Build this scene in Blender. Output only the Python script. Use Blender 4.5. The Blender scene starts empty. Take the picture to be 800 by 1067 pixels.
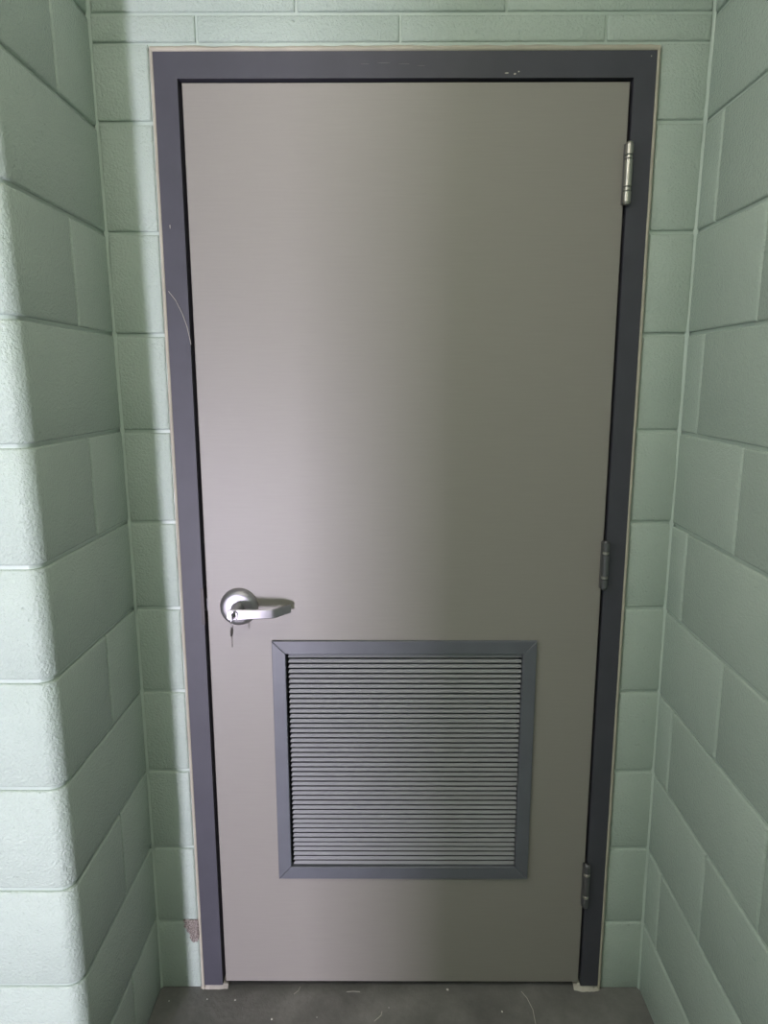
import bpy, math, random
from mathutils import Matrix, Vector
random.seed(7)
scene = bpy.context.scene
COL = scene.collection

# ------------------------------------------------------------------ camera
F_PX, PITCH, YAW, ROLL = 723.66, 0.1837, -0.0037, 0.001
CAM = Vector((0.4363, -1.526, 1.523))
cam_data = bpy.data.cameras.new('camera')
cam_data.sensor_fit = 'VERTICAL'
cam_data.sensor_height = 24.0
cam_data.lens = F_PX / 1067.0 * 24.0
cam_data.clip_start = 0.02
cam = bpy.data.objects.new('camera', cam_data)
COL.objects.link(cam)
right = Vector((math.cos(YAW), -math.sin(YAW), 0))
hf = Vector((math.sin(YAW), math.cos(YAW), 0))
zz = Vector((0, 0, 1))
fwd = hf * math.cos(PITCH) - zz * math.sin(PITCH)
up = hf * math.sin(PITCH) + zz * math.cos(PITCH)
r2 = right * math.cos(ROLL) - up * math.sin(ROLL)
u2 = right * math.sin(ROLL) + up * math.cos(ROLL)
m = Matrix((r2, u2, -fwd)).transposed().to_4x4()
m.translation = CAM
cam.matrix_world = m
scene.camera = cam

# ------------------------------------------------------------------ world, exposure
scene.view_settings.view_transform = 'Standard'
scene.view_settings.look = 'None'
scene.view_settings.gamma = 1.0
scene.view_settings.use_curve_mapping = False
scene.view_settings.exposure = 0.0
world = bpy.data.worlds.new('world')
scene.world = world
world.use_nodes = True
bg = world.node_tree.nodes['Background']
bg.inputs['Color'].default_value = (0.72, 0.82, 1.0, 1)
bg.inputs['Strength'].default_value = 1.0

# daylight through the tall window in the rear wall (wall_rear > opening)
WIN_X0, WIN_X1, WIN_Z0, WIN_Z1, REAR_Y = -1.00, -0.74, 0.02, 0.66, -4.00
ld = bpy.data.lights.new('window_daylight', 'AREA')
ld.shape = 'RECTANGLE'
ld.size = WIN_X1 - WIN_X0 - 0.08
ld.size_y = WIN_Z1 - WIN_Z0 - 0.08
ld.energy = 165
ld.color = (0.89, 0.82, 1.0)
lo = bpy.data.objects.new('window_daylight', ld)
COL.objects.link(lo)
lo.location = ((WIN_X0 + WIN_X1) / 2, REAR_Y - 0.02, (WIN_Z0 + WIN_Z1) / 2)
lo.rotation_euler = (math.radians(90), 0, 0)      # local -Z looks along +Y

# soft fill lamp in an added, unseen side window (wall_side > opening)
SW_Y0, SW_Y1, SW_Z0, SW_Z1, SIDE_X = -2.30, -1.20, 1.45, 2.40, -2.15
ld2 = bpy.data.lights.new('side_fill', 'AREA')
ld2.shape = 'RECTANGLE'
ld2.size = SW_Z1 - SW_Z0 - 0.08
ld2.size_y = SW_Y1 - SW_Y0 - 0.08
ld2.energy = 12
ld2.color = (0.90, 0.94, 1.0)
lo2 = bpy.data.objects.new('side_fill', ld2)
COL.objects.link(lo2)
lo2.location = (SIDE_X - 0.02, (SW_Y0 + SW_Y1) / 2, (SW_Z0 + SW_Z1) / 2)
lo2.rotation_euler = (0, math.radians(-90), 0)     # local -Z looks along +X

# ------------------------------------------------------------------ helpers
def mesh_obj(name, verts, faces, mat, parent=None, smooth=False):
    me = bpy.data.meshes.new(name)
    me.from_pydata([tuple(v) for v in verts], [], faces)
    me.validate()
    me.update()
    if smooth:
        for p in me.polygons:
            p.use_smooth = True
    me.materials.append(mat)
    o = bpy.data.objects.new(name, me)
    COL.objects.link(o)
    if parent is not None:
        o.parent = parent
    return o

def tag(o, label=None, cat=None, kind=None, group=None):
    if label: o['label'] = label
    if cat: o['category'] = cat
    if kind: o['kind'] = kind
    if group: o['group'] = group
    return o

def empty(name, loc=(0, 0, 0)):
    o = bpy.data.objects.new(name, None)
    o.empty_display_size = 0.1
    COL.objects.link(o)
    o.location = loc
    return o

class MB:
    def __init__(s):
        s.v, s.f = [], []
    def add(s, verts, faces):
        b = len(s.v)
        s.v += [tuple(x) for x in verts]
        s.f += [tuple(i + b for i in f) for f in faces]
    def box(s, x0, x1, y0, y1, z0, z1):
        s.add([(x0,y0,z0),(x1,y0,z0),(x1,y1,z0),(x0,y1,z0),(x0,y0,z1),(x1,y0,z1),(x1,y1,z1),(x0,y1,z1)],
              [(0,3,2,1),(4,5,6,7),(0,1,5,4),(1,2,6,5),(2,3,7,6),(3,0,4,7)])
    def prism_xz(s, poly, y0, y1, e=0.0):
        """polygon in XZ (counter-clockwise seen from -Y), front at y0, back at y1, chamfer e on the front edges"""
        n = len(poly)
        if e > 0:
            cx = sum(p[0] for p in poly) / n; cz = sum(p[1] for p in poly) / n
            ins = inset(poly, e)
            rings = [[(x, y1, z) for x, z in poly], [(x, y0 + e, z) for x, z in poly], [(x, y0, z) for x, z in ins]]
        else:
            rings = [[(x, y1, z) for x, z in poly], [(x, y0, z) for x, z in poly]]
        v = [p for r in rings for p in r]
        f = []
        for k in range(len(rings) - 1):
            for i in range(n):
                j = (i + 1) % n
                f.append((k*n + i, k*n + j, (k+1)*n + j, (k+1)*n + i))
        f.append(tuple(range((len(rings)-1)*n, len(rings)*n)))
        f.append(tuple(reversed(range(n))))
        s.add(v, f)
    def lathe_y(s, cx, cz, prof, n=32, cap0=True, cap1=True):
        """profile [(y, r)] turned about the Y axis through (cx, cz)"""
        v = []
        for y, r in prof:
            for i in range(n):
                a = 2 * math.pi * i / n
                v.append((cx + r * math.cos(a), y, cz + r * math.sin(a)))
        f = []
        for k in range(len(prof) - 1):
            for i in range(n):
                j = (i + 1) % n
                f.append((k*n + i, (k+1)*n + i, (k+1)*n + j, k*n + j))
        if cap0: f.append(tuple(range(n)))
        if cap1: f.append(tuple(reversed(range((len(prof)-1)*n, len(prof)*n))))
        s.add(v, f)
    def lathe_z(s, cx, cy, prof, n=20):
        v = []
        for z, r in prof:
            for i in range(n):
                a = 2 * math.pi * i / n
                v.append((cx + r * math.cos(a), cy + r * math.sin(a), z))
        f = []
        for k in range(len(prof) - 1):
            for i in range(n):
                j = (i + 1) % n
                f.append((k*n + i, k*n + j, (k+1)*n + j, (k+1)*n + i))
        f.append(tuple(reversed(range(n))))
        f.append(tuple(range((len(prof)-1)*n, len(prof)*n)))
        s.add(v, f)
    def tube(s, pts, r, n=6, closed=False):
        pts = [Vector(p) for p in pts]
        N = len(pts)
        v, f = [], []
        for i, p in enumerate(pts):
            a = pts[(i - 1) % N] if (closed or i > 0) else p
            b = pts[(i + 1) % N] if (closed or i < N - 1) else p
            t = (b - a).normalized()
            ref = Vector((0, 0, 1)) if abs(t.z) < 0.9 else Vector((0, 1, 0))
            e1 = t.cross(ref).normalized(); e2 = t.cross(e1)
            rr = r[i] if isinstance(r, (list, tuple)) else r
            for k in range(n):
                an = 2 * math.pi * k / n
                v.append(p + e1 * (rr * math.cos(an)) + e2 * (rr * math.sin(an)))
        M = N if closed else N - 1
        for i in range(M):
            i2 = (i + 1) % N
            for k in range(n):
                k2 = (k + 1) % n
                f.append((i*n + k, i*n + k2, i2*n + k2, i2*n + k))
        if not closed:
            f.append(tuple(reversed(range(n)))); f.append(tuple(range((N-1)*n, N*n)))
        s.add(v, f)
    def build(s, name, mat, parent=None, smooth=False):
        return mesh_obj(name, s.v, s.f, mat, parent, smooth)

def inset(poly, e):
    n = len(poly); out = []
    for i in range(n):
        p0 = Vector(poly[i-1]); p1 = Vector(poly[i]); p2 = Vector(poly[(i+1) % n])
        d1 = (p1 - p0).normalized(); d2 = (p2 - p1).normalized()
        n1 = Vector((-d1.y, d1.x)); n2 = Vector((-d2.y, d2.x))
        b = (n1 + n2); k = e / max(0.2, (1 + n1.dot(n2)))
        out.append((p1.x + b.x * k, p1.y + b.y * k))
    return out

def auto_smooth(o, deg=40):
    me = o.data
    for p in me.polygons: p.use_smooth = True
    try:
        me.set_sharp_from_angle(angle=math.radians(deg))
    except Exception:
        pass
    return o

# ------------------------------------------------------------------ materials
def new_mat(name):
    mt = bpy.data.materials.new(name); mt.use_nodes = True
    nt = mt.node_tree
    return mt, nt, nt.nodes['Principled BSDF']

def coord(nt, scale=(1, 1, 1)):
    tc = nt.nodes.new('ShaderNodeTexCoord')
    mp = nt.nodes.new('ShaderNodeMapping')
    mp.inputs['Scale'].default_value = scale
    nt.links.new(tc.outputs['Object'], mp.inputs['Vector'])
    return mp.outputs['Vector']

def noise(nt, vec, scale, detail=2, rough=0.5):
    n = nt.nodes.new('ShaderNodeTexNoise')
    n.inputs['Scale'].default_value = scale
    n.inputs['Detail'].default_value = detail
    n.inputs['Roughness'].default_value = rough
    nt.links.new(vec, n.inputs['Vector'])
    return n.outputs['Fac']

def ramp(nt, fac, stops):
    r = nt.nodes.new('ShaderNodeValToRGB')
    el = r.color_ramp.elements
    while len(el) < len(stops): el.new(0.5)
    for e, (p, c) in zip(el, stops):
        e.position = p
        e.color = (c, c, c, 1) if isinstance(c, (int, float)) else (*c, 1)
    nt.links.new(fac, r.inputs['Fac'])
    return r.outputs['Color']

def bump(nt, bs, height, strength, dist, prev=None):
    b = nt.nodes.new('ShaderNodeBump')
    b.inputs['Strength'].default_value = strength
    b.inputs['Distance'].default_value = dist
    nt.links.new(height, b.inputs['Height'])
    if prev is not None: nt.links.new(prev, b.inputs['Normal'])
    nt.links.new(b.outputs['Normal'], bs.inputs['Normal'])
    return b.outputs['Normal']

def setp(bs, base=None, rough=None, metal=None, spec=None, coat=None):
    if base: bs.inputs['Base Color'].default_value = (*base, 1)
    if rough is not None: bs.inputs['Roughness'].default_value = rough
    if metal is not None: bs.inputs['Metallic'].default_value = metal
    if spec is not None: bs.inputs['Specular IOR Level'].default_value = spec

GREEN_A, GREEN_B = (0.440, 0.525, 0.466), (0.485, 0.570, 0.506)
def make_paint(name, a, b, rough):
    mt, nt, bs = new_mat(name)
    setp(bs, rough=rough, spec=0.5)
    v = coord(nt)
    nt.links.new(ramp(nt, noise(nt, v, 3.0, 4, 0.6), [(0.3, a), (0.7, b)]), bs.inputs['Base Color'])
    nrm = bump(nt, bs, noise(nt, v, 22, 3, 0.55), 0.40, 0.006)               # uneven face
    nrm = bump(nt, bs, noise(nt, v, 185, 4, 0.6), 0.85, 0.0042, nrm)        # roller stipple over block grain
    pits = ramp(nt, noise(nt, v, 85, 1, 0.4), [(0.19, 0.0), (0.28, 1.0)])
    bump(nt, bs, pits, 0.5, 0.003, nrm)                                      # open pores
    return mt
M_GREEN = make_paint('green_block_paint', GREEN_A, GREEN_B, 0.23)

mt, nt, bs = new_mat('painted_mortar'); M_MORTAR = mt
setp(bs, rough=0.38)
v = coord(nt)
nt.links.new(ramp(nt, noise(nt, v, 6, 3), [(0.3, GREEN_A), (0.7, GREEN_B)]), bs.inputs['Base Color'])
bump(nt, bs, noise(nt, v, 120, 3, 0.6), 0.5, 0.002)

mt, nt, bs = new_mat('door_paint'); M_DOOR = mt
setp(bs, rough=0.46, spec=0.5)
v = coord(nt)
nt.links.new(ramp(nt, noise(nt, coord(nt, (4, 4, 90)), 3.0, 3), [(0.3, (0.282, 0.265, 0.240)), (0.7, (0.292, 0.275, 0.249))]), bs.inputs['Base Color'])
nrm = bump(nt, bs, noise(nt, coord(nt, (10, 10, 500)), 1.0, 2), 0.05, 0.0005)
bump(nt, bs, noise(nt, v, 900, 2), 0.10, 0.0005, nrm)

def plain(name, base, rough, metal=0.0, nscale=300, nb=0.05, var=0.08):
    mt, nt, bs = new_mat(name)
    setp(bs, rough=rough, metal=metal)
    v = coord(nt)
    lo_ = tuple(c * (1 - var) for c in base); hi_ = tuple(min(1, c * (1 + var)) for c in base)
    nt.links.new(ramp(nt, noise(nt, v, 12, 4, 0.6), [(0.3, lo_), (0.7, hi_)]), bs.inputs['Base Color'])
    bump(nt, bs, noise(nt, v, nscale, 2), nb, 0.001)
    return mt
M_FRAME = plain('slate_frame_paint', (0.060, 0.060, 0.076), 0.55, 0, 400, 0.08)
M_LOUVER = plain('louver_grey_paint', (0.130, 0.138, 0.160), 0.40, 0, 400, 0.05)
M_SLAT = plain('louver_slat_paint', (0.275, 0.280, 0.295), 0.55, 0, 400, 0.0, 0.02)
M_CAULK = plain('cream_caulk', (0.46, 0.43, 0.35), 0.6, 0, 180, 0.5, 0.12)
M_GROUT = plain('white_grout', (0.52, 0.49, 0.43), 0.8, 0, 220, 0.8, 0.2)
M_CHROME = plain('satin_chrome', (0.43, 0.42, 0.44), 0.44, 1.0, 600, 0.02, 0.03)
M_STRIKE = plain('bronze_strike_shaded', (0.045, 0.040, 0.038), 0.5, 0.3)  # dark bronze, with the shade of the strike recess put into the colour
M_SCRATCH = plain('scratched_metal', (0.17, 0.17, 0.18), 0.5)
M_HINGE = plain('satin_steel', (0.52, 0.50, 0.46), 0.34, 1.0, 500, 0.05, 0.06)
M_HINGE_DK = plain('dark_shaded_steel', (0.17, 0.17, 0.18), 0.32, 0.7, 500, 0.05, 0.08)  # same steel darker: shade on the lower hinges put into the colour
M_DARK = plain('recess_shade', (0.020, 0.020, 0.022), 0.6)  # near-black puts recess shade into the vent channels and keyway slot
M_BRASS = plain('aged_key_metal', (0.10, 0.09, 0.08), 0.45, 0.8)
M_HAIR = plain('pale_fibre', (0.55, 0.52, 0.46), 0.5)
M_WHITE = plain('white_speck', (0.80, 0.78, 0.74), 0.7)
M_CEIL = plain('ceiling_white', (0.62, 0.62, 0.58), 0.7)
M_REARW = plain('pale_green_plaster', (0.40, 0.47, 0.40), 0.6)
M_ALU = plain('window_frame_metal', (0.35, 0.35, 0.36), 0.4, 0.5)

mt, nt, bs = new_mat('bare_block'); M_BARE = mt
setp(bs, rough=0.9)
v = coord(nt)
nt.links.new(ramp(nt, noise(nt, v, 330, 3, 0.75), [(0.38, (0.13, 0.105, 0.095)), (0.5, (0.30, 0.255, 0.23)), (0.64, (0.52, 0.48, 0.44))]), bs.inputs['Base Color'])
bump(nt, bs, noise(nt, v, 380, 3, 0.7), 1.0, 0.004)

mt, nt, bs = new_mat('grey_floor_paint'); M_FLOOR = mt
v = coord(nt)
base = ramp(nt, noise(nt, v, 7, 6, 0.65), [(0.28, (0.125, 0.122, 0.117)), (0.52, (0.190, 0.185, 0.177)), (0.76, (0.27, 0.262, 0.25))])
scr = ramp(nt, noise(nt, coord(nt, (14, 160, 1)), 1.6, 5, 0.7), [(0.60, 0.0), (0.72, 1.0)])
scr2 = ramp(nt, noise(nt, v, 55, 5, 0.75), [(0.66, 0.0), (0.76, 1.0)])
ma = nt.nodes.new('ShaderNodeMath'); ma.operation = 'MAXIMUM'
nt.links.new(scr, ma.inputs[0]); nt.links.new(scr2, ma.inputs[1])
ml = nt.nodes.new('ShaderNodeMath'); ml.operation = 'MULTIPLY'; ml.inputs[1].default_value = 0.42
nt.links.new(ma.outputs[0], ml.inputs[0])
mx = nt.nodes.new('ShaderNodeMixRGB')
nt.links.new(ml.outputs[0], mx.inputs['Fac']); nt.links.new(base, mx.inputs['Color1'])
mx.inputs['Color2'].default_value = (0.30, 0.29, 0.26, 1)
nt.links.new(mx.outputs['Color'], bs.inputs['Base Color'])
nt.links.new(ramp(nt, noise(nt, v, 9, 4), [(0.3, 0.34), (0.7, 0.55)]), bs.inputs['Roughness'])
bump(nt, bs, noise(nt, v, 60, 5, 0.65), 0.45, 0.004)

mt, nt, bs = new_mat('lamp_diffuser'); M_LAMP = mt
setp(bs, base=(0.9, 0.9, 0.85), rough=0.5)
bs.inputs['Emission Color'].default_value = (1.0, 0.95, 0.81, 1)
bs.inputs['Emission Strength'].default_value = 15.0

# ------------------------------------------------------------------ setting: dimensions
H = 0.2032
XL, XR = -0.1402, 1.0802
FRONT_Y, BULL_R = -0.405, 0.030
CEIL_Z = 14 * H
ZB = [0.0, 0.194, 0.400, 0.6066, 0.810, 1.014, 1.2154, 1.419, 1.624, 1.830, 2.042, 2.241, 2.444, 2.645, CEIL_Z]
def xl(z): zc = min(z, 2.2); return XL + 0.005 * zc * (2.2 - zc) - 0.0059 * zc
def xr(z): zc = min(z, 2.2); return XR - 0.0052 * zc * (2.2 - zc) + 0.0012 * zc
ZL = [k * H for k in range(15)]
def zr(k, y):
    t = max(0.0, min(1.0, (8.0 - k) / 3.0)) * (1 if k > 0 else 0)
    return (ZB[k] if k < 11 else k * H) - 0.004 * (0 < k < 8) + max(y, -0.8) * 0.036 * t

fl = MB(); fl.box(-2.3, XR + 0.2, -4.2, 1.4, -0.12, 0.0)
o = fl.build('floor', M_FLOOR)
tag(o, 'dark grey painted concrete floor with pale scuffs', 'floor', 'structure')
cl = MB(); cl.box(-2.3, XR + 0.2, -4.2, 1.4, CEIL_Z, CEIL_Z + 0.1)
tag(cl.build('ceiling', M_CEIL), 'plain white ceiling above the doorway', 'ceiling', 'structure')

# block faces: a grid surface over (path station, height ring) so flat and bull-nosed blocks share one builder
JD = 0.03   # how far the block sides go back into the mortar
E = 0.0042  # softened arris
def block(name, path, zfun0, zfun1, mat, parent, e=E, jit=0.0008):
    """path: list of ((x,y), (nx,ny), s_from_start, s_from_end); z limits are functions of a station"""
    rings = [(0, -JD), (0, -e), (0.3 * e, -0.3 * e), (e, 0), (-e, 0), (-0.3 * e, -0.3 * e), (-0.0, -e), (-0.0, -JD)]
    off = random.uniform(-jit, jit)
    v, f = [], []
    for (p, nrm, d) in path:
        for i, (dz, n) in enumerate(rings):
            z0, z1 = zfun0(p), zfun1(p)
            z = z0 + dz if i < 4 else z1 + dz
            dd = min(n, d)
            v.append((p, nrm, dd + (off if dd > -JD else 0), z))
    n = len(rings)
    pts = []
    for (p, nrm, dd, z) in v:
        pts.append((p[0] + nrm[0] * dd, p[1] + nrm[1] * dd, z))
    for a in range(len(path) - 1):
        for b in range(n - 1):
            f.append((a*n + b, (a+1)*n + b, (a+1)*n + b + 1, a*n + b + 1))
    return pts, f

def straight(p0, p1, nrm, e=E):
    """stations of a straight block face running from p0 to p1"""
    p0 = Vector(p0); p1 = Vector(p1); L = (p1 - p0).length; t = (p1 - p0) / L
    out = []
    for s, d in [(0, -JD), (0, -e), (0.3*e, -0.3*e), (e, 0), (L - e, 0), (L - 0.3*e, -0.3*e), (L, -e), (L, -JD)]:
        q = p0 + t * s
        out.append(((q.x, q.y), nrm, d))
    return out

def finish_block(name, pts, f, mat, parent, bend=None):
    if bend: pts = [bend(p) for p in pts]
    o = mesh_obj(name, pts, f, mat, parent)
    auto_smooth(o, 50)
    return o

# ------------------------------------------------------------------ wall_back
FX0, FX1, FZ1 = -0.0285, 0.9734, 2.1705        # outer edge of the steel frame
JW = 0.0036                                     # half a mortar joint
core = MB()
core.box(xl(1) - 0.02, FX0 - 0.006, 0.005, 0.19, 0, FZ1 + 0.01)
core.box(FX1 + 0.006, XR + 0.02, 0.005, 0.19, 0, FZ1 + 0.01)
core.box(xl(1) - 0.02, XR + 0.02, 0.005, 0.19, FZ1 + 0.004, CEIL_Z)
wall_back = core.build('wall_back', M_MORTAR)
tag(wall_back, 'light green painted concrete block wall around the grey door', 'wall', 'structure')
def back_block(x0, x1, z0, z1):
    path = straight((x0, 0.0), (x1, 0.0), (0, -1))
    pts, f = block('block', path, lambda p: z0, lambda p: z1, M_GREEN, wall_back)
    f = [tuple(reversed(q)) if False else q for q in f]
    return finish_block('block', pts, f, M_GREEN, wall_back)
CK = 0.0105                                      # caulk joint beside the frame
for k in range(10):
    z0, z1 = ZB[k] + JW * (k > 0), ZB[k+1] - JW
    back_block(xl(ZB[k]) + 0.001, FX0 - CK, z0, z1)
    back_block(FX1 + CK, xr(ZB[k]) - 0.001, z0, z1)
LZ = 2.1880                                      # top of the cut pieces beside the frame head
back_block(xl(2.1) + 0.001, FX0 - CK, ZB[10] + JW, LZ - 0.002)
back_block(FX1 + CK, xr(2.1) - 0.001, ZB[10] + JW, LZ - 0.002)
cuts = [xl(2.2) + 0.001, 0.059, 0.464, 0.872, xr(2.2) - 0.001]
for a, b in zip(cuts[:-1], cuts[1:]):
    back_block(a + 0.0022, b - 0.0022, LZ + 0.002, ZB[11] - 0.003)
for k in range(11, 14):
    js = [-0.15, 0.258, 0.673, 1.09] if k % 2 else [-0.36, 0.059, 0.464, 0.872, 1.2]
    js = [max(xl(2.2) + 0.001, min(xr(2.2) - 0.001, j)) for j in js]
    for a, b in zip(js[:-1], js[1:]):
        if b - a > 0.03:
            back_block(a + 0.0025, b - 0.0025, ZB[k] + 0.003, ZB[k+1] - JW)

# bare concrete showing where paint and face have broken away at the foot of the wall
pv, pf = [], []
base_ring = [(-0.076, 0.197), (-0.066, 0.1985), (-0.055, 0.197), (-0.046, 0.1985), (-0.0375, 0.197), (-0.0372, 0.180), (-0.0375, 0.160), (-0.038, 0.142), (-0.042, 0.133), (-0.047, 0.137),
             (-0.050, 0.131), (-0.056, 0.139), (-0.0605, 0.148), (-0.0595, 0.157), (-0.066, 0.164), (-0.0655, 0.173), (-0.073, 0.179), (-0.071, 0.188)]
ring = []
for q in range(len(base_ring)):
    a, b_ = base_ring[q], base_ring[(q + 1) % len(base_ring)]
    for t_ in (0.0, 0.33, 0.67):
        ring.append((a[0] + (b_[0] - a[0]) * t_ + random.uniform(-0.0013, 0.0013), a[1] + (b_[1] - a[1]) * t_ + random.uniform(-0.0013, 0.0013)))
n = len(ring); cx, cz = -0.052, 0.170
for rr, y in ((1.0, 0.004), (1.0, -0.0008), (0.72, -0.0028), (0.4, -0.0022)):
    for x, z in ring:
        pv.append((min(cx + (x - cx) * rr, FX0 - 0.0088), y + random.uniform(-0.0006, 0.0006), cz + (z - cz) * rr))
for r in range(3):
    for i in range(n):
        j = (i + 1) % n
        pf.append((r*n + i, r*n + j, (r+1)*n + j, (r+1)*n + i))
pf.append(tuple(range(3*n, 4*n)))
tag(mesh_obj('chipped_patch', pv, pf, M_BARE, wall_back), 'rough bare concrete where the paint has chipped off')

# ------------------------------------------------------------------ wall_left (return of the alcove and bull-nosed front face)
core = MB()
core.box(-2.3, XL - 0.036, FRONT_Y + 0.036, 0.19, 0, CEIL_Z)
WL_CORE = core
def bendL(p):
    d = xl(p[2]) - XL
    return (p[0] + d, p[1], p[2])
JY = -0.170
def corner_path(y_start, x_end, e=E):
    out = []
    for s, d in [(0, -JD), (0, -e), (0.3*e, -0.3*e), (e, 0)]:
        out.append(((XL, y_start - s), (1, 0), d))
    cxx, cyy = XL - BULL_R, FRONT_Y + BULL_R
    N = 9
    for i in range(N + 1):
        a = math.pi / 2 * i / N
        nx, ny = math.cos(a), -math.sin(a)
        out.append(((cxx + BULL_R * nx, cyy + BULL_R * ny), (nx, ny), 0))
    for s, d in [(e, 0), (0.3*e, -0.3*e), (0, -e), (0, -JD)]:
        out.append(((x_end + s, FRONT_Y), (0, -1), d))
    return out
def mortar_sheet(core, path, bend, depth=0.0056):
    zs = [CEIL_Z * i / 28 for i in range(29)]
    v = [bend((p[0] - nr[0] * depth, p[1] - nr[1] * depth, z)) for (p, nr, d) in path for z in zs]
    n = len(zs)
    core.add(v, [(a*n + b, (a+1)*n + b, (a+1)*n + b + 1, a*n + b + 1) for a in range(len(path) - 1) for b in range(n - 1)])
pth = [q for q in corner_path(0.01, -2.3) if q[2] > -JD]
mortar_sheet(WL_CORE, pth, bendL)
wall_left = WL_CORE.build('wall_left', M_MORTAR)
auto_smooth(wall_left, 50)
tag(wall_left, 'green painted block wall left of the door with a rounded bright corner', 'wall', 'structure')
for k in range(14):
    z0 = ZL[k] + JW * (k > 0) ; z1 = ZL[k+1] - JW
    zf0, zf1 = (lambda p, z=z0: z), (lambda p, z=z1: z)
    even = (k % 2 == 0)
    if even:
        pts, f = block('block', straight((XL, -0.001), (XL, JY + 0.002), (1, 0)), zf0, zf1, M_GREEN, wall_left)
        finish_block('block', pts, f, M_GREEN, wall_left, bendL)
    xe = -0.36 if even else -0.56
    pts, f = block('block', corner_path(JY - 0.002 if even else -0.001, xe + 0.003), zf0, zf1, M_GREEN, wall_left)
    finish_block('block', pts, f, M_GREEN, wall_left, bendL)
    x = xe
    while x > -1.5:
        pts, f = block('block', straight((x - 0.003, FRONT_Y), (x - 0.4034, FRONT_Y), (0, -1)), zf0, zf1, M_GREEN, wall_left)
        finish_block('block', pts, f, M_GREEN, wall_left, bendL)
        x -= 0.4064

# ------------------------------------------------------------------ wall_right
def bendR(p):
    return (p[0] + xr(p[2]) - XR, p[1], p[2])
core = MB(); core.box(XR + 0.02, XR + 0.2, -4.2, 0.19, 0, CEIL_Z)
mortar_sheet(core, [((XR, -4.2), (-1, 0), 0), ((XR, 0.01), (-1, 0), 0)], bendR)
wall_right = core.build('wall_right', M_MORTAR)
tag(wall_right, 'green painted concrete block wall to the right of the door', 'wall', 'structure')
for k in range(14):
    joints = [-0.001]
    y = -0.0794 if k % 2 else -0.278
    while y > -2.3:
        joints.append(y); y -= 0.4 if k % 2 == 0 else 0.395
    for a, b in zip(joints[:-1], joints[1:]):
        path = straight((XR, b + 0.002), (XR, a - (0.002 if a < -0.01 else 0)), (-1, 0))
        pts, f = block('block', path, lambda p, k=k: zr(k, p[1]) + JW * (k > 0), lambda p, k=k: zr(k + 1, p[1]) - JW, M_GREEN, wall_right)
        finish_block('block', pts, f, M_GREEN, wall_right, bendR)

# paint-filled mortar beads down the two inside corners
def corner_bead(parent, xf, sx):
    v, f = [], []
    N = 90
    for i in range(N + 1):
        z = CEIL_Z * i / N
        r = 0.0028 + random.uniform(-0.0012, 0.0012)
        x = xf(z)
        v += [(x - sx*0.002, -r - 0.0015, z), (x + sx*0.0012, -0.0014, z), (x + sx*(r + 0.0012), 0.002, z)]
    for i in range(N):
        for j in range(2):
            q = (i*3 + j, i*3 + j + 1, (i+1)*3 + j + 1, (i+1)*3 + j)
            f.append(q if sx > 0 else tuple(reversed(q)))
    return mesh_obj('corner_bead', v, f, M_MORTAR, parent)
corner_bead(wall_left, xl, 1)
corner_bead(wall_right, xr, -1)

# ------------------------------------------------------------------ the rest of the room behind the viewer, with an added partition
rw = MB()
rw.box(-2.3, WIN_X0, REAR_Y - 0.16, REAR_Y, 0, CEIL_Z)
rw.box(WIN_X1, XR + 0.02, REAR_Y - 0.16, REAR_Y, 0, CEIL_Z)
rw.box(WIN_X0, WIN_X1, REAR_Y - 0.16, REAR_Y, 0, WIN_Z0)
rw.box(WIN_X0, WIN_X1, REAR_Y - 0.16, REAR_Y, WIN_Z1, CEIL_Z)
tag(rw.build('wall_rear', M_REARW), 'pale green wall behind the viewer with a tall narrow window', 'wall', 'structure')
PART_Y, PART_X = -2.67, -0.44     # added unseen wall; shades the door's right side, gap passes window light
pw = MB()
pw.box(PART_X, XR + 0.02, PART_Y - 0.12, PART_Y, 0, CEIL_Z)
pw.box(-2.3, -1.30, PART_Y - 0.12, PART_Y, 0, CEIL_Z)
pw.box(-1.30, PART_X, PART_Y - 0.12, PART_Y, 2.10, CEIL_Z)
tag(pw.build('wall_light_blocker', M_REARW), 'added unseen light-blocking partition with a gap, behind the viewer', 'wall', 'structure')
sw = MB()
sw.box(-2.3, SIDE_X, REAR_Y - 0.16, SW_Y0, 0, CEIL_Z); sw.box(-2.3, SIDE_X, SW_Y1, FRONT_Y + 0.004, 0, CEIL_Z)
sw.box(-2.3, SIDE_X, SW_Y0, SW_Y1, 0, SW_Z0); sw.box(-2.3, SIDE_X, SW_Y0, SW_Y1, SW_Z1, CEIL_Z)
tag(sw.build('wall_side', M_REARW), 'pale green side wall with an added window beyond the left block wall', 'wall', 'structure')
win2 = empty('fill_window_2', (SIDE_X, SW_Y0, SW_Z0))  # unseen window added to carry the side fill lamp
tag(win2, 'added unseen fill window high in the side wall', 'window', 'structure')
wf = MB(); t = 0.035; W2, H2 = SW_Y1 - SW_Y0, SW_Z1 - SW_Z0
wf.box(-0.10, -0.03, 0, t, 0, H2); wf.box(-0.10, -0.03, W2 - t, W2, 0, H2)
wf.box(-0.10, -0.03, t, W2 - t, 0, t); wf.box(-0.10, -0.03, t, W2 - t, H2 - t, H2)
wf.build('window_frame', M_ALU, win2)
win = empty('window_1', (WIN_X0, REAR_Y, WIN_Z0))
tag(win, 'tall narrow window behind the viewer', 'window', 'structure')
wf = MB()
t = 0.035
W, HH = WIN_X1 - WIN_X0, WIN_Z1 - WIN_Z0
wf.box(0, t, -0.10, -0.03, 0, HH); wf.box(W - t, W, -0.10, -0.03, 0, HH)
wf.box(t, W - t, -0.10, -0.03, 0, t); wf.box(t, W - t, -0.10, -0.03, HH - t, HH)
wf.build('window_frame', M_ALU, win)
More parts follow.
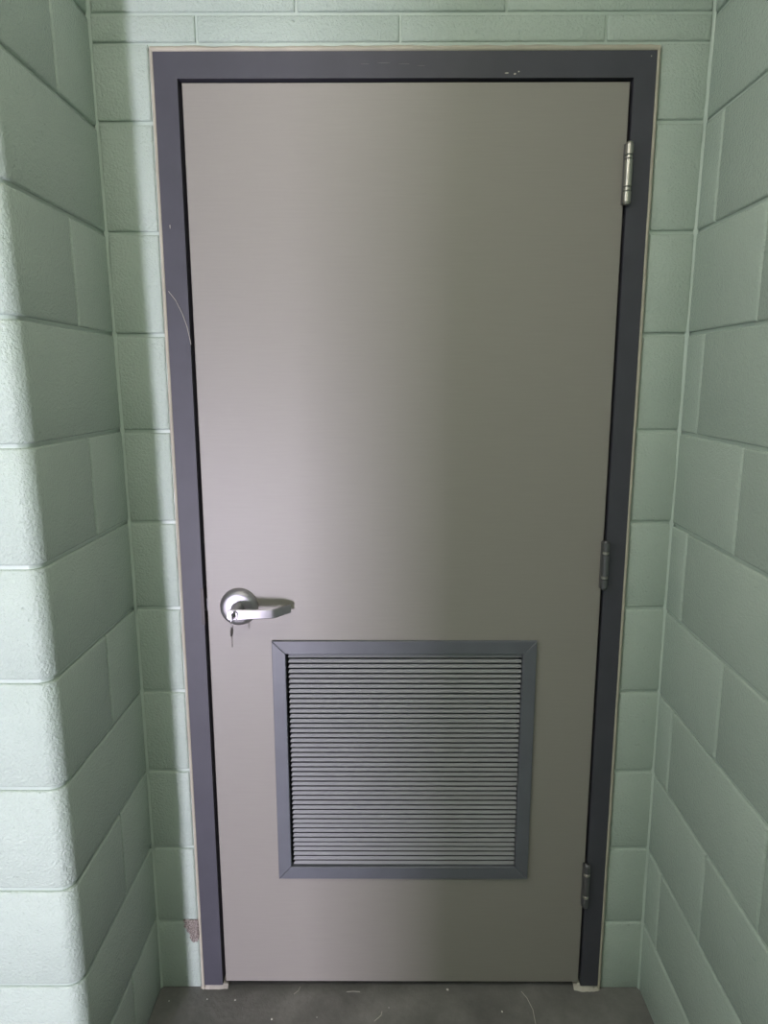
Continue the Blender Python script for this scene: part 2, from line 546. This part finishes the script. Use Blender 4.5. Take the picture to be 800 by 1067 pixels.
# dark room beyond the door
br = MB()
br.box(-0.4, -0.32, 0.19, 1.4, 0, CEIL_Z); br.box(XR + 0.12, XR + 0.2, 0.19, 1.4, 0, CEIL_Z); br.box(-0.4, XR + 0.2, 1.32, 1.4, 0, CEIL_Z)
tag(br.build('wall_beyond', M_REARW), 'unlit wall of the room behind the closed door', 'wall', 'structure')

# ceiling lamps of the lobby: one near the door, one added as fill
def ceiling_light(x, y, label):
    lamp = empty('ceiling_light', (x, y, CEIL_Z))
    tag(lamp, label, 'ceiling light', group='lobby ceiling lights')
    lb = MB(); lb.box(-0.11, 0.11, -0.62, 0.62, -0.03, 0.0); lb.build('lamp_body', M_CEIL, lamp)
    lb = MB(); lb.prism_xz([(-0.09, -0.075), (0.09, -0.075), (0.105, -0.03), (-0.105, -0.03)], -0.6, 0.6)
    lb.build('lamp_shade', M_LAMP, lamp)
ceiling_light(0.30, -1.52, 'white rectangular ceiling light nearest the door')
ceiling_light(-1.25, -1.70, 'added unseen fill light on the ceiling by the side wall')  # unseen second fixture, added to brighten the right wall

# ------------------------------------------------------------------ trim_1: pressed steel door frame
trim = empty('trim_1', (0.4725, 0, 0))
tag(trim, 'dark slate painted steel door frame around the grey door', 'door frame', 'structure')
def P(o_parent):    # parts below are written in world coordinates
    return o_parent
def build_in(mb, name, mat, parent, smooth=False):
    w = Vector((0, 0, 0)); q = parent
    while q is not None:
        w += q.location; q = q.parent
    mb.v = [(a - w.x, b - w.y, c - w.z) for a, b, c in mb.v]
    return mb.build(name, mat, parent, smooth)
IX0, IX1, IZ1 = 0.0180, 0.9300, 2.1215
FY = -0.0045
jb = 0.012
def jamb(poly, stop):
    b = MB(); b.prism_xz(poly, FY, 0.15); b.box(*stop); return b
build_in(jamb([(FX0, jb), (IX0, jb), (IX0, IZ1), (FX0, FZ1)], (IX0, IX0 + 0.016, 0.05, 0.15, jb, IZ1 - 0.016)), 'jamb', M_FRAME, trim)
build_in(jamb([(IX1, jb), (FX1, jb), (FX1, FZ1), (IX1, IZ1)], (IX1 - 0.016, IX1, 0.05, 0.15, jb, IZ1 - 0.016)), 'jamb', M_FRAME, trim)
build_in(jamb([(IX0, IZ1), (IX1, IZ1), (FX1, FZ1), (FX0, FZ1)], (IX0, IX1, 0.05, 0.15, IZ1 - 0.016, IZ1)), 'frame_head', M_FRAME, trim)
sp = MB(); sp.box(IX0 - 0.0058, IX0 + 0.0012, FY - 0.0008, 0.03, 0.977, 1.063)
s_o = build_in(sp, 'strike_plate', M_STRIKE, trim)
tag(s_o, 'metal strike plate let into the jamb, recess shade put into its colour')
# chips and scratches where bare metal shows on the head
for (x, z, w, h) in [(0.676, 2.1300, 0.010, 0.0035), (0.692, 2.1285, 0.006, 0.004), (0.700, 2.1325, 0.004, 0.003), (0.430, 2.1490, 0.030, 0.0012), (0.395, 2.1470, 0.022, 0.001), (0.470, 2.1470, 0.035, 0.001), (0.505, 2.1440, 0.018, 0.001), (0.962, 2.160, 0.002, 0.004), (-0.012, 1.842, 0.002, 0.010)]:
    c = MB(); pts = []
    for i in range(7):
        a = 2*math.pi*i/7; rr = random.uniform(0.6, 1.0)
        pts.append((x + w/2*rr*math.cos(a), z + h/2*rr*math.sin(a)))
    c.prism_xz(pts, FY - 0.0005, FY + 0.0003)
    build_in(c, 'paint_chip', M_SCRATCH if w > 0.015 else M_GROUT, trim)

# ------------------------------------------------------------------ trim_2: caulk round the frame and grout at its feet
tr2 = empty('trim_2', (0.4725, 0, 0))
tag(tr2, 'cream caulk line between the steel frame and the green blocks', 'caulk', 'structure')
def caulk(pts, side, name='caulk_bead'):
    """wobbling half-round bead; pts along its inner edge, side = outward unit vector in XZ"""
    v, f = [], []
    n = 6
    wob = 0
    for (x, z) in pts:
        wob = 0.7 * wob + random.uniform(-0.0008, 0.0008)
        w = CK - 0.0014 + wob
        for j in range(n):
            a = math.pi * j / (n - 1)
            d = w * (0.5 - 0.5 * math.cos(a)); y = -0.0075 * math.sin(a) + 0.0015
            if j in (0, n - 1): y = 0.01
            v.append((x + side[0] * d, y + wob * 0.4, z + side[1] * d))
    for i in range(len(pts) - 1):
        for j in range(n - 1):
            f.append((i*n + j, i*n + j + 1, (i+1)*n + j + 1, (i+1)*n + j))
    b = MB(); b.add(v, f)
    return auto_smooth(build_in(b, name, M_CAULK, tr2), 60)
NZ = 150
caulk([(FX0 + 0.001, 0.0 + (FZ1 + 0.006) * i / NZ) for i in range(NZ + 1)], (-1, 0))
caulk([(FX1 - 0.001, 0.0 + (FZ1 + 0.006) * i / NZ) for i in range(NZ + 1)], (1, 0))
caulk([(FX0 - 0.006 + (FX1 - FX0 + 0.012) * i / 100, FZ1 - 0.001) for i in range(101)], (0, 1.42))
def grout(x0, x1, y0, h, name='grout_patch'):
    v, f = [], []
    nx, ny = 12, 5
    for i in range(nx + 1):
        for j in range(ny + 1):
            u, w = i / nx, j / ny
            edge = min(1, 4*u, 4*(1-u))
            y = y0 * (0.6 + 0.4 * edge + random.uniform(-0.12, 0.12)) * (1 - w) + 0.05 * w
            z = (0.0 if j == 0 else h * min(1, 0.75 + 0.3*w) * (0.55 + 0.45*edge) + random.uniform(-0.0016, 0.0010))
            v.append((x0 + (x1 - x0) * u, y, max(0.0, z)))
    for i in range(nx):
        for j in range(ny):
            a = i*(ny+1) + j
            f.append((a, a + ny + 1, a + ny + 2, a + 1))
    b = MB(); b.add(v, f)
    tag(build_in(b, name, M_GROUT, tr2), 'crumbly white grout patch under the jamb')
grout(FX0 - 0.010, IX0 + 0.012, -0.0055, 0.0115)
grout(IX1 - 0.016, FX1 + 0.006, -0.0105, 0.0125)

# ------------------------------------------------------------------ door_1
LX0, LX1, LZ0, LZ1 = 0.0252, 0.9250, 0.0185, 2.1158
VX0, VX1, VZ0, VZ1 = 0.1705, 0.7834, 0.3197, 0.9379
RW = 0.0318
door = empty('door_1', (0.475, 0, 0))
tag(door, 'grey metal door with a slatted vent panel and chrome lever handle', 'door', 'structure')
HX0, HX1, HZ0, HZ1 = VX0 + 0.02, VX1 - 0.02, VZ0 + 0.02, VZ1 - 0.02
lf = MB()
YF, YB = 0.0, 0.044
outer = [(LX0, LZ0), (LX1, LZ0), (LX1, LZ1), (LX0, LZ1)]
inner = [(HX0, HZ0), (HX1, HZ0), (HX1, HZ1), (HX0, HZ1)]
e = 0.0018
oi = [(LX0 + e, LZ0 + e), (LX1 - e, LZ0 + e), (LX1 - e, LZ1 - e), (LX0 + e, LZ1 - e)]
V = [(x, YB, z) for x, z in outer] + [(x, YF + e, z) for x, z in outer] + [(x, YF, z) for x, z in oi] + [(x, YF, z) for x, z in inner] + [(x, YB, z) for x, z in inner]
Fc = []
for r in range(5):
    for i in range(4):
        j = (i + 1) % 4
        a, b = r*4, ((r+1) % 5)*4
        Fc.append((a + i, a + j, b + j, b + i))
lf.add(V, Fc)
build_in(lf, 'door_leaf', M_DOOR, door)

# vent panel: mitred frame, side channels, 44 slats
vent = empty('vent_panel', (0, 0, 0)); vent.parent = door
vent.location = (0.002, 0, 0)
tag(vent, 'dark grey slatted vent panel low in the door')
VY = -0.0075
ix0, ix1, iz0, iz1 = VX0 + RW, VX1 - RW, VZ0 + RW + 0.002, VZ1 - RW
g = 0.0003
rails = [[(VX0, VZ0), (VX1, VZ0), (ix1, iz0), (ix0, iz0)], [(VX1, VZ0), (VX1, VZ1), (ix1, iz1), (ix1, iz0)],
         [(VX1, VZ1), (VX0, VZ1), (ix0, iz1), (ix1, iz1)], [(VX0, VZ1), (VX0, VZ0), (ix0, iz0), (ix0, iz1)]]
for poly in rails:
    b = MB(); b.prism_xz(inset(poly, g), VY, 0.012, 0.0012)
    build_in(b, 'frame_rail', M_LOUVER, vent)
b = MB()
b.box(HX0 - 0.0, ix0 - 0.0005, 0.012, 0.042, HZ0, HZ1); b.box(ix1 + 0.0005, HX1, 0.012, 0.042, HZ0, HZ1)
b.box(HX0, HX1, 0.012, 0.042, HZ0, iz0 - 0.001); b.box(HX0, HX1, 0.012, 0.042, iz1 + 0.001, HZ1)
build_in(b, 'side_channel', M_DARK, vent)
NS = 44
pitch = (iz1 - iz0) / NS
prof = [(0.0010, 0.0), (0.0052, 0.0066), (0.0062, 0.0066), (0.0190, -0.0050), (0.0182, -0.0058), (0.0060, 0.0052), (0.0022, -0.0006)]
sx0, sx1 = ix0 + 0.0075, ix1 - 0.001
v = [(x - (0.0035 if (x == 0.0 and z < 0.001 and y < 0.01) else 0), y, z) for x in (0.0, sx1 - sx0) for y, z in prof]
n = len(prof)
f = [tuple(reversed(range(n))), tuple(range(n, 2*n))] + [(i, (i+1) % n, n + (i+1) % n, n + i) for i in range(n)]
f = [tuple(reversed(q)) for q in f]
slat_me = None
for i in range(NS):
    if slat_me is None:
        so = mesh_obj('slat', v, f, M_SLAT, vent); slat_me = so.data
    else:
        so = bpy.data.objects.new('slat', slat_me); COL.objects.link(so); so.parent = vent
    so.location = (sx0 - 0.475 - 0.002, random.uniform(-0.0003, 0.0003), iz0 + pitch * (i + 0.12))

# hinges
def hinge(z0, z1, mat, label):
    hg = empty('hinge', (0.9277 - 0.475, -0.0105, z0)); hg.parent = door
    tag(hg, label)
    L = z1 - z0; r = 0.0078
    b = MB(); b.box(-0.0026, 0.0022, 0.008, 0.040, 0.006, L - 0.006); b.build('hinge_plate', M_HINGE_DK, hg)
    b = MB(); b.box(-0.0085, -0.0035, 0.001, 0.0115, 0.004, L - 0.004); b.build('hinge_leaf', M_HINGE_DK, hg)
    cuts = [0.0, 0.20, 0.30, 0.72, 0.82, 1.0]
    cuts = [0.0, 0.19, 0.26, 0.72, 0.79, 1.0] if False else [0.0, 0.20, 0.27, 0.74, 0.81, 1.0]
    body = L - 0.010
    for i, (a, c) in enumerate(zip(cuts[:-1], cuts[1:])):
        rr = r if i in (0, 2, 4) else r * 0.93
        a0, c0 = 0.005 + a*body + 0.0006, 0.005 + c*body - 0.0006
        b = MB(); b.lathe_z(0, 0, [(a0, rr*0.86), (a0 + 0.0008, rr), (c0 - 0.0008, rr), (c0, rr*0.86)])
        auto_smooth(b.build('knuckle', mat if i in (0, 2, 4) else M_HINGE, hg), 35)
    b = MB(); b.lathe_z(0, 0, [(0.004, r*0.7), (L - 0.004, r*0.7)]); b.build('hinge_pin', M_HINGE_DK, hg)
    for s in (0, 1):
        b = MB()
        pr = [(0.005, r*0.9), (0.0028, r*0.86), (0.001, r*0.6), (0.0003, r*0.25)]
        pr = [(L - z, q) for z, q in pr] if s else list(reversed(pr))
        b.lathe_z(0, 0, pr); auto_smooth(b.build('pin_cap', mat, hg), 50)
hinge(1.880, 2.0025, M_HINGE, 'bright satin steel hinge near the top of the door')
hinge(1.061, 1.1765, M_HINGE_DK, 'steel hinge at the middle of the door, shade put into its colour')
hinge(0.243, 0.366, M_HINGE_DK, 'steel hinge near the foot of the door, shade put into its colour')

# lever handle
HXc, HZc = 0.0985, 1.0195
hd = empty('lever_handle', (HXc - 0.475, 0, HZc)); hd.parent = door
tag(hd, 'satin chrome lever handle on a round rose')
b = MB()
R = 0.0425
b.lathe_y(0, 0, [(0.0, R*1.02), (-0.004, R*1.02), (-0.0048, R), (-0.0105, R*0.975), (-0.0145, R*0.90), (-0.0170, R*0.74), (-0.0180, R*0.5), (-0.0183, 0.016)], 56, False, True)
auto_smooth(b.build('rose', M_CHROME, hd), 50)
b = MB()
b.lathe_y(0, 0, [(-0.017, 0.0155), (-0.024, 0.0150), (-0.036, 0.0128), (-0.050, 0.0122), (-0.0590, 0.0122)], 32, False, True)
auto_smooth(b.build('neck', M_CHROME, hd), 50)
# lever: flat bar with rounded hub end, swept in plan and bent back to the door
path = [(-0.0135, -0.0622, 0.0060), (-0.0125, -0.0622, 0.0095), (-0.0095, -0.0621, 0.0120), (-0.004, -0.0616, 0.0132), (0.004, -0.0609, 0.0133), (0.012, -0.0601, 0.0124), (0.030, -0.0582, 0.0112), (0.055, -0.0556, 0.0106), (0.082, -0.0528, 0.0104),
        (0.087, -0.0512, 0.0104), (0.091, -0.0485, 0.0103), (0.1045, -0.0330, 0.0100), (0.116, -0.0200, 0.0097), (0.1195, -0.0165, 0.0092)]
th = 0.0052
sec = [(-1, -1), (-0.55, -1), (0.55, -1), (1, -1), (1, -0.75), (1, 0.75), (1, 1), (0.55, 1), (-0.55, 1), (-1, 1), (-1, 0.75), (-1, -0.75)]
sec = [(-0.6, -1), (0.6, -1), (1, -0.86), (1, 0.86), (0.6, 1), (-0.6, 1), (-1, 0.86), (-1, -0.86)]
v, f = [], []
for i, (x, y, hh) in enumerate(path):
    p0 = path[max(0, i-1)]; p1 = path[min(len(path)-1, i+1)]
    tx, ty = p1[0]-p0[0], p1[1]-p0[1]; l = math.hypot(tx, ty); tx /= l; ty /= l
    nx, ny = ty, -tx     # towards the viewer
    for a, c in sec:
        v.append((x + nx * a * th / 2, y + ny * a * th / 2, c * hh))
ns = len(sec)
for i in range(len(path) - 1):
    for j in range(ns):
        k = (j + 1) % ns
        f.append((i*ns + j, i*ns + k, (i+1)*ns + k, (i+1)*ns + j))
f.append(tuple(reversed(range(ns)))); f.append(tuple(range((len(path)-1)*ns, len(path)*ns)))
auto_smooth(mesh_obj('lever', v, f, M_CHROME, hd), 28)
b = MB()
b.lathe_y(0, 0, [(-0.060, 0.0105), (-0.0655, 0.0105), (-0.0665, 0.0098), (-0.0665, 0.0074), (-0.0655, 0.0070), (-0.0655, 0.0001)], 28, False, False)
auto_smooth(b.build('lock_cylinder', M_CHROME, hd), 40)
b = MB(); b.box(-0.0006, 0.0006, -0.0660, -0.0640, -0.0055, 0.0055); b.build('keyway', M_DARK, hd)
# latch bolt in the gap at the edge of the leaf
b = MB(); b.box(LX0 - 0.0055, LX0 + 0.01, 0.010, 0.030, 1.006, 1.034)
build_in(b, 'latch_bolt', M_HINGE_DK, door)

# ------------------------------------------------------------------ keys hanging from the lock
kr = empty('key_ring', (HXc, -0.0665, HZc))
tag(kr, 'small key left in the lever lock with another hanging below', 'keys')
def key_mesh(mb, y0, z0, s, axis):
    pass
b = MB()
b.box(-0.0011, 0.0011, -0.004, 0.0035, -0.0035, 0.0035)
b.prism_xz([(-0.0011, -0.0075), (0.0011, -0.0075), (0.0011, 0.0075), (-0.0011, 0.0075)], -0.020, -0.004)
b.build('key_in_lock', M_CHROME, kr)
b = MB()
ring = [(0.0, -0.016 + 0.0095 * math.sin(a), -0.0150 + 0.0105 * math.cos(a)) for a in [2*math.pi*i/24 for i in range(24)]]
b.tube(ring, 0.0007, 6, True)
auto_smooth(b.build('split_ring', M_CHROME, kr), 60)
b = MB()
# bow (edge-on to the viewer) and toothed blade
prof = [(-0.027, -0.022), (-0.030, -0.030), (-0.027, -0.038), (-0.021, -0.0405), (-0.0205, -0.062), (-0.0185, -0.0660), (-0.0155, -0.0620), (-0.0165, -0.056), (-0.0150, -0.053), (-0.0165, -0.050), (-0.0150, -0.047), (-0.0150, -0.0405), (-0.009, -0.038), (-0.006, -0.030), (-0.009, -0.022)]
n = len(prof)
vv = [(-0.0007, y, z) for y, z in prof] + [(0.0007, y, z) for y, z in prof]
ff = [tuple(range(n)), tuple(reversed(range(n, 2*n)))] + [(i, n + i, n + (i+1) % n, (i+1) % n) for i in range(n)]
b.add(vv, ff)
tag(b.build('hanging_key', M_BRASS, kr), 'dark key seen edge-on')

# ------------------------------------------------------------------ stray fibre on the left jamb, grit on the floor
b = MB()
A = [(175.5, 303.5), (183, 313), (190, 327), (195, 341), (199, 359)]
def unproject(u, vv_, y):
    a = (u - 400) / F_PX; c = (533.5 - vv_) / F_PX
    d = r2 * a + u2 * c + fwd
    t = (y - CAM.y) / d.y
    return CAM + d * t
def floor_point(u, vv_):
    a = (u - 400) / F_PX; c = (533.5 - vv_) / F_PX
    d = r2 * a + u2 * c + fwd
    return CAM + d * (-CAM.z / d.z)
pts = [unproject(u, w, FY - 0.0012 - 0.001*math.sin(i)) for i, (u, w) in enumerate(A)]
fine = []
for i in range(len(pts) - 1):
    for k in range(4): fine.append(pts[i].lerp(pts[i+1], k/4))
fine.append(pts[-1])
b.tube(fine, 0.00055, 5)
tag(b.build('stray_fibre', M_HAIR), 'thin pale curved fibre stuck to the left jamb of the frame', 'fibre')

specks = [(216, 1041, 0.0022), (245, 1042, 0.0026), (176, 1043, 0.0018), (283, 1062, 0.003), (466, 1031, 0.0042), (523, 1054, 0.0028), (405, 1050, 0.0015), (330, 1060, 0.0016)]
b = MB()
for (u, w, s) in specks:
    q = floor_point(u, w)
    n = 6
    v = [(q.x + s*0.8*math.cos(2*math.pi*i/n)*random.uniform(.7, 1.2), q.y + s*math.sin(2*math.pi*i/n)*random.uniform(.7, 1.2), 0.0) for i in range(n)] + [(q.x, q.y, s*0.7)]
    b.add(v, [(i, (i+1) % n, n) for i in range(n)])
o = b.build('floor_grit', M_WHITE)
tag(o, 'scattered white grit on the dark floor by the door', 'grit', 'stuff')
# pale scrapes in the floor paint
for A in ([(543, 1033), (549, 1040), (555, 1052), (558, 1067)], [(361, 1033.5), (368, 1033), (375, 1033.5)], [(306, 1036), (311, 1032), (313, 1028)], [(390, 1064), (397, 1058), (398, 1054)]):
    b = MB()
    pp = [floor_point(u, w) + Vector((0, 0, 0.0001)) for u, w in A]
    fine = []
    for i in range(len(pp) - 1):
        for k in range(4): fine.append(pp[i].lerp(pp[i+1], k/4))
    fine.append(pp[-1])
    b.tube(fine, 0.0008, 4)
    build_in(b, 'scrape', M_HAIR, bpy.data.objects['floor'])
